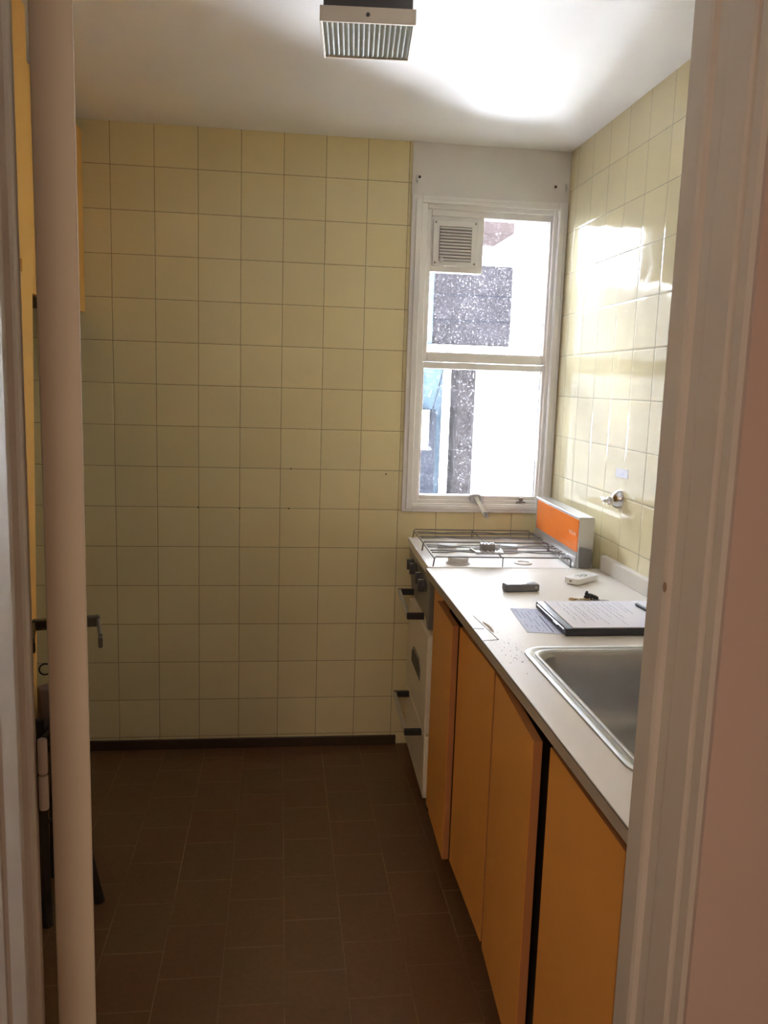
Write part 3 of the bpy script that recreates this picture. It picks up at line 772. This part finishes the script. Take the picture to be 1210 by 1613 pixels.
# sheet with handwriting on the folder
sh = thing('note_sheet', (1.44, -1.19, ZT+.02), 'white sheet with handwriting on top of the black folder', 'paper')
FP = [(1.293, -1.071), (1.286, -1.312), (1.592, -1.312), (1.592, -1.071)]
ZS = ZT+.0204
bm = NB(); prism(bm, FP, 'z', ZS-.0008, ZS+.0010); obj('sheet', bm, M['paper'], sh)
bm = NB(); random.seed(21)
for i in range(13):
    u = .10+.045*i+random.uniform(-.01, .01); v = random.uniform(.05, .12); end = random.uniform(.35, .9)
    while v < end:
        l = random.uniform(.015, .05)
        stroke(u+random.uniform(-.006, .006), v, u+random.uniform(-.006, .010), v+l, .0011, ZS+.0010)
        v += l+random.uniform(.008, .03)
obj('handwriting', bm, M['ink'], sh)
# pen
pn = thing('pen', (1.528, -1.175, ZS), 'dark ballpoint pen lying on the written sheet', 'pen')
pz = ZS+.0057
a, b = Vector((1.524, -1.113, pz)), Vector((1.531, -1.245, pz)); t = (b-a).normalized()
bm = NB(); cyl(bm, a+t*.012, b, .0045, .0045, 16); obj('barrel', bm, M['black'], pn, smooth=True)
bm = NB(); cyl(bm, a, a+t*.012, .0010, .0042, 16); obj('tip', bm, M['chrome'], pn, smooth=True)
bm = NB(); obox(bm, Matrix.Translation(b-t*.020+Vector((0, 0, .0055))) @ Matrix.Rotation(math.radians(-87), 4, 'Z'), .036, .003, .0015); obj('clip', bm, M['chrome'], pn)

# ------------------------------------------------------------------ outside the window
Fa = thing('neighbouring_house', (1.7, 2.5, -3), 'rust brown upper storey of the house behind the block parapet, beside the vent', 'building')
bm = NB(); box(bm, 1.53, 1.86, 2.35, 2.75, -3, 2.42); obj('wall', bm, M['facade'], Fa)
bm = NB(); box(bm, 1.50, 2.075, 2.28, 2.80, 2.40, 4.2, .01); obj('upper_storey', bm, M['rust'], Fa)
Gf = thing('garden_wall', (4.0, 3.5, .30), 'bright white rendered wall filling the right half of the window', 'wall')
bm = NB(); box(bm, 2.10, 6.5, 3.4, 3.6, .45, 1.95, .01); obj('wall', bm, M['garden'], Gf)
bm = NB(); box(bm, 2.07, 6.5, 3.36, 3.64, 1.95, 2.0, .01); obj('coping', bm, M['garden'], Gf)
bm = NB(); box(bm, 2.05, 6.6, 3.2, 3.8, .30, .45, .01); obj('terrace_slab', bm, M['garden'], Gf)
Pb = thing('concrete_parapet', (1.66, 1.75, -3), 'grey block parapet on a weathered pillar seen through the window', 'wall')
bm = NB(); box(bm, 1.425, 1.895, 1.60, 1.95, 1.655, 2.10, .01); obj('block_wall', bm, M['grey_stucco'], Pb)
for z in (1.79, 1.93):
    bm = NB(); box(bm, 1.428, 1.892, 1.596, 1.60, z-.003, z+.003); obj('joint', bm, M['slate_panel'], Pb)
bm = NB(); box(bm, 1.40, 1.90, 1.57, 1.96, 1.615, 1.655, .008); obj('ledge', bm, M['facade'], Pb)
bm = NB(); box(bm, 1.607, 1.715, 1.62, 1.85, -3, 1.615, .02); obj('pillar', bm, M['pillar'], Pb)
bm = NB(); box(bm, 1.405, 1.44, 1.585, 1.60, 1.66, 2.06); obj('flashing', bm, M['blue_panel'], Pb)
Sd = thing('service_cabinet', (1.42, 1.70, -3), 'slate grey metal service cabinet in the courtyard, left in the lower pane', 'cabinet')
bm = NB(); box(bm, 1.20, 1.497, 1.66, 1.80, -3, 1.285, .006); obj('body', bm, M['slate_panel'], Sd)
bm = NB(); box(bm, 1.24, 1.452, 1.645, 1.66, 1.055, 1.282, .003); obj('notice_plate', bm, M['facade'], Sd, label='white plate')
Bp = thing('metal_screen', (1.48, 1.85, -3), 'pale blue metal screen standing behind the service cabinet', 'screen')
bm = NB(); box(bm, 1.44, 1.560, 1.83, 1.86, -3, 1.60); obj('panel', bm, M['blue_panel'], Bp)
bm = NB(); box(bm, 1.41, 1.44, 1.82, 1.87, -3, 1.60); obj('post', bm, M['slate_panel'], Bp)
bm = NB(); tube(bm, [(1.525, 1.555, 1.640), (1.524, 1.560, 1.600), (1.512, 1.60, 1.5), (1.49, 1.63, 1.38), (1.472, 1.652, 1.285), (1.470, 1.652, 1.20)], .004, 8)
tag(obj('cable', bm, M['slate_panel'], smooth=True), 'dark cable running down from the parapet to the service cabinet', 'cable')
bm = NB()
n = 260; x0, x1 = -1.3, 1.33; pr = []
for i in range(n+1):
    x = x0+(x1-x0)*i/n; pr.append((x, 2.0+.035*math.sin(x*2*math.pi/.20)))
pts = pr+[(x, y+.006) for x, y in reversed(pr)]
lo = [bm.verts.new((x, y, -3)) for x, y in pts]; hi = [bm.verts.new((x, y, 2.085+.02*math.sin(x*2*math.pi/.2))) for x, y in pts]
m_ = len(pts)
for i in range(m_): bm.faces.new((lo[i], lo[(i+1) % m_], hi[(i+1) % m_], hi[i]))
for i in range(n):
    bm.faces.new((hi[i], hi[i+1], hi[m_-2-i], hi[m_-1-i])); bm.faces.new((lo[i], lo[i+1], lo[m_-2-i], lo[m_-1-i]))
tag(obj('corrugated_fence', bm, M['corrugated'], smooth=True), 'pale corrugated sheet fence outside, mirrored in the right wall tiles', 'fence')

# ------------------------------------------------------------------ light
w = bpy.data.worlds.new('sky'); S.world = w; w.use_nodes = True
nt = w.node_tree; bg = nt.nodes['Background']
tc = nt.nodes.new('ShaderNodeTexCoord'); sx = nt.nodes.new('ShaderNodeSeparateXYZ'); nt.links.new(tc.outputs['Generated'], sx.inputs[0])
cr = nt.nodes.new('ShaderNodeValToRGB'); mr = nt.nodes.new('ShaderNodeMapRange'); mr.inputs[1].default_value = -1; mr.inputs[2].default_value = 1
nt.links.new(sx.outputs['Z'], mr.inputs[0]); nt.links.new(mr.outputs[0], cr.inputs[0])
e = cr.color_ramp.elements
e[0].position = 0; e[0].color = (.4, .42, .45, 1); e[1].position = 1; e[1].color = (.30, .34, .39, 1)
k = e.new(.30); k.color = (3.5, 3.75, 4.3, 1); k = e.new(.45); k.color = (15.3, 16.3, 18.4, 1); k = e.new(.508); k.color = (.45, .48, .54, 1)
# brighter open sky towards the left of the window
def wm(op, a, b):
    x = nt.nodes.new('ShaderNodeMath'); x.operation = op
    for i, v in enumerate((a, b)):
        if hasattr(v, 'is_linked'): nt.links.new(v, x.inputs[i])
        else: x.inputs[i].default_value = v
    return x.outputs[0]
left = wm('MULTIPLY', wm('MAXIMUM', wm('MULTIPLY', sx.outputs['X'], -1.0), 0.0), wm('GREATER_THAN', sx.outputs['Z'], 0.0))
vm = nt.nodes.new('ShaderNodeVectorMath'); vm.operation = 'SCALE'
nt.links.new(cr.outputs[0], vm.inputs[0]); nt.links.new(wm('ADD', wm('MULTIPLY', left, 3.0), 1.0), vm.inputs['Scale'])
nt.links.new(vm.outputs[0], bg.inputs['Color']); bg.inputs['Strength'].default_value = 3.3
pl = bpy.data.lights.new('window_daylight_portal', 'AREA'); pl.shape = 'RECTANGLE'; pl.size = .52; pl.size_y = 1.11
po = bpy.data.objects.new('window_daylight_portal', pl); COL.objects.link(po)
po.location = (1.357, .12, 1.53); po.rotation_euler = (-math.pi/2, 0, 0); pl.cycles.is_portal = True
hl = bpy.data.lights.new('hall_lamp', 'AREA'); hl.shape = 'DISK'; hl.size = .35; hl.energy = 1.8; hl.color = (1.0, .77, .58)
ho = bpy.data.objects.new('hall_lamp', hl); COL.objects.link(ho); ho.location = (.12, -4.05, 2.25)

S.view_settings.view_transform = 'Standard'; S.view_settings.look = 'None'
S.view_settings.exposure = 3.75; S.view_settings.gamma = 1.0; S.view_settings.use_curve_mapping = False
S.cycles.max_bounces = 12; S.cycles.diffuse_bounces = 6; S.cycles.glossy_bounces = 5; S.cycles.transparent_max_bounces = 12
S.cycles.use_denoising = True
S.cycles.sample_clamp_indirect = 0.0
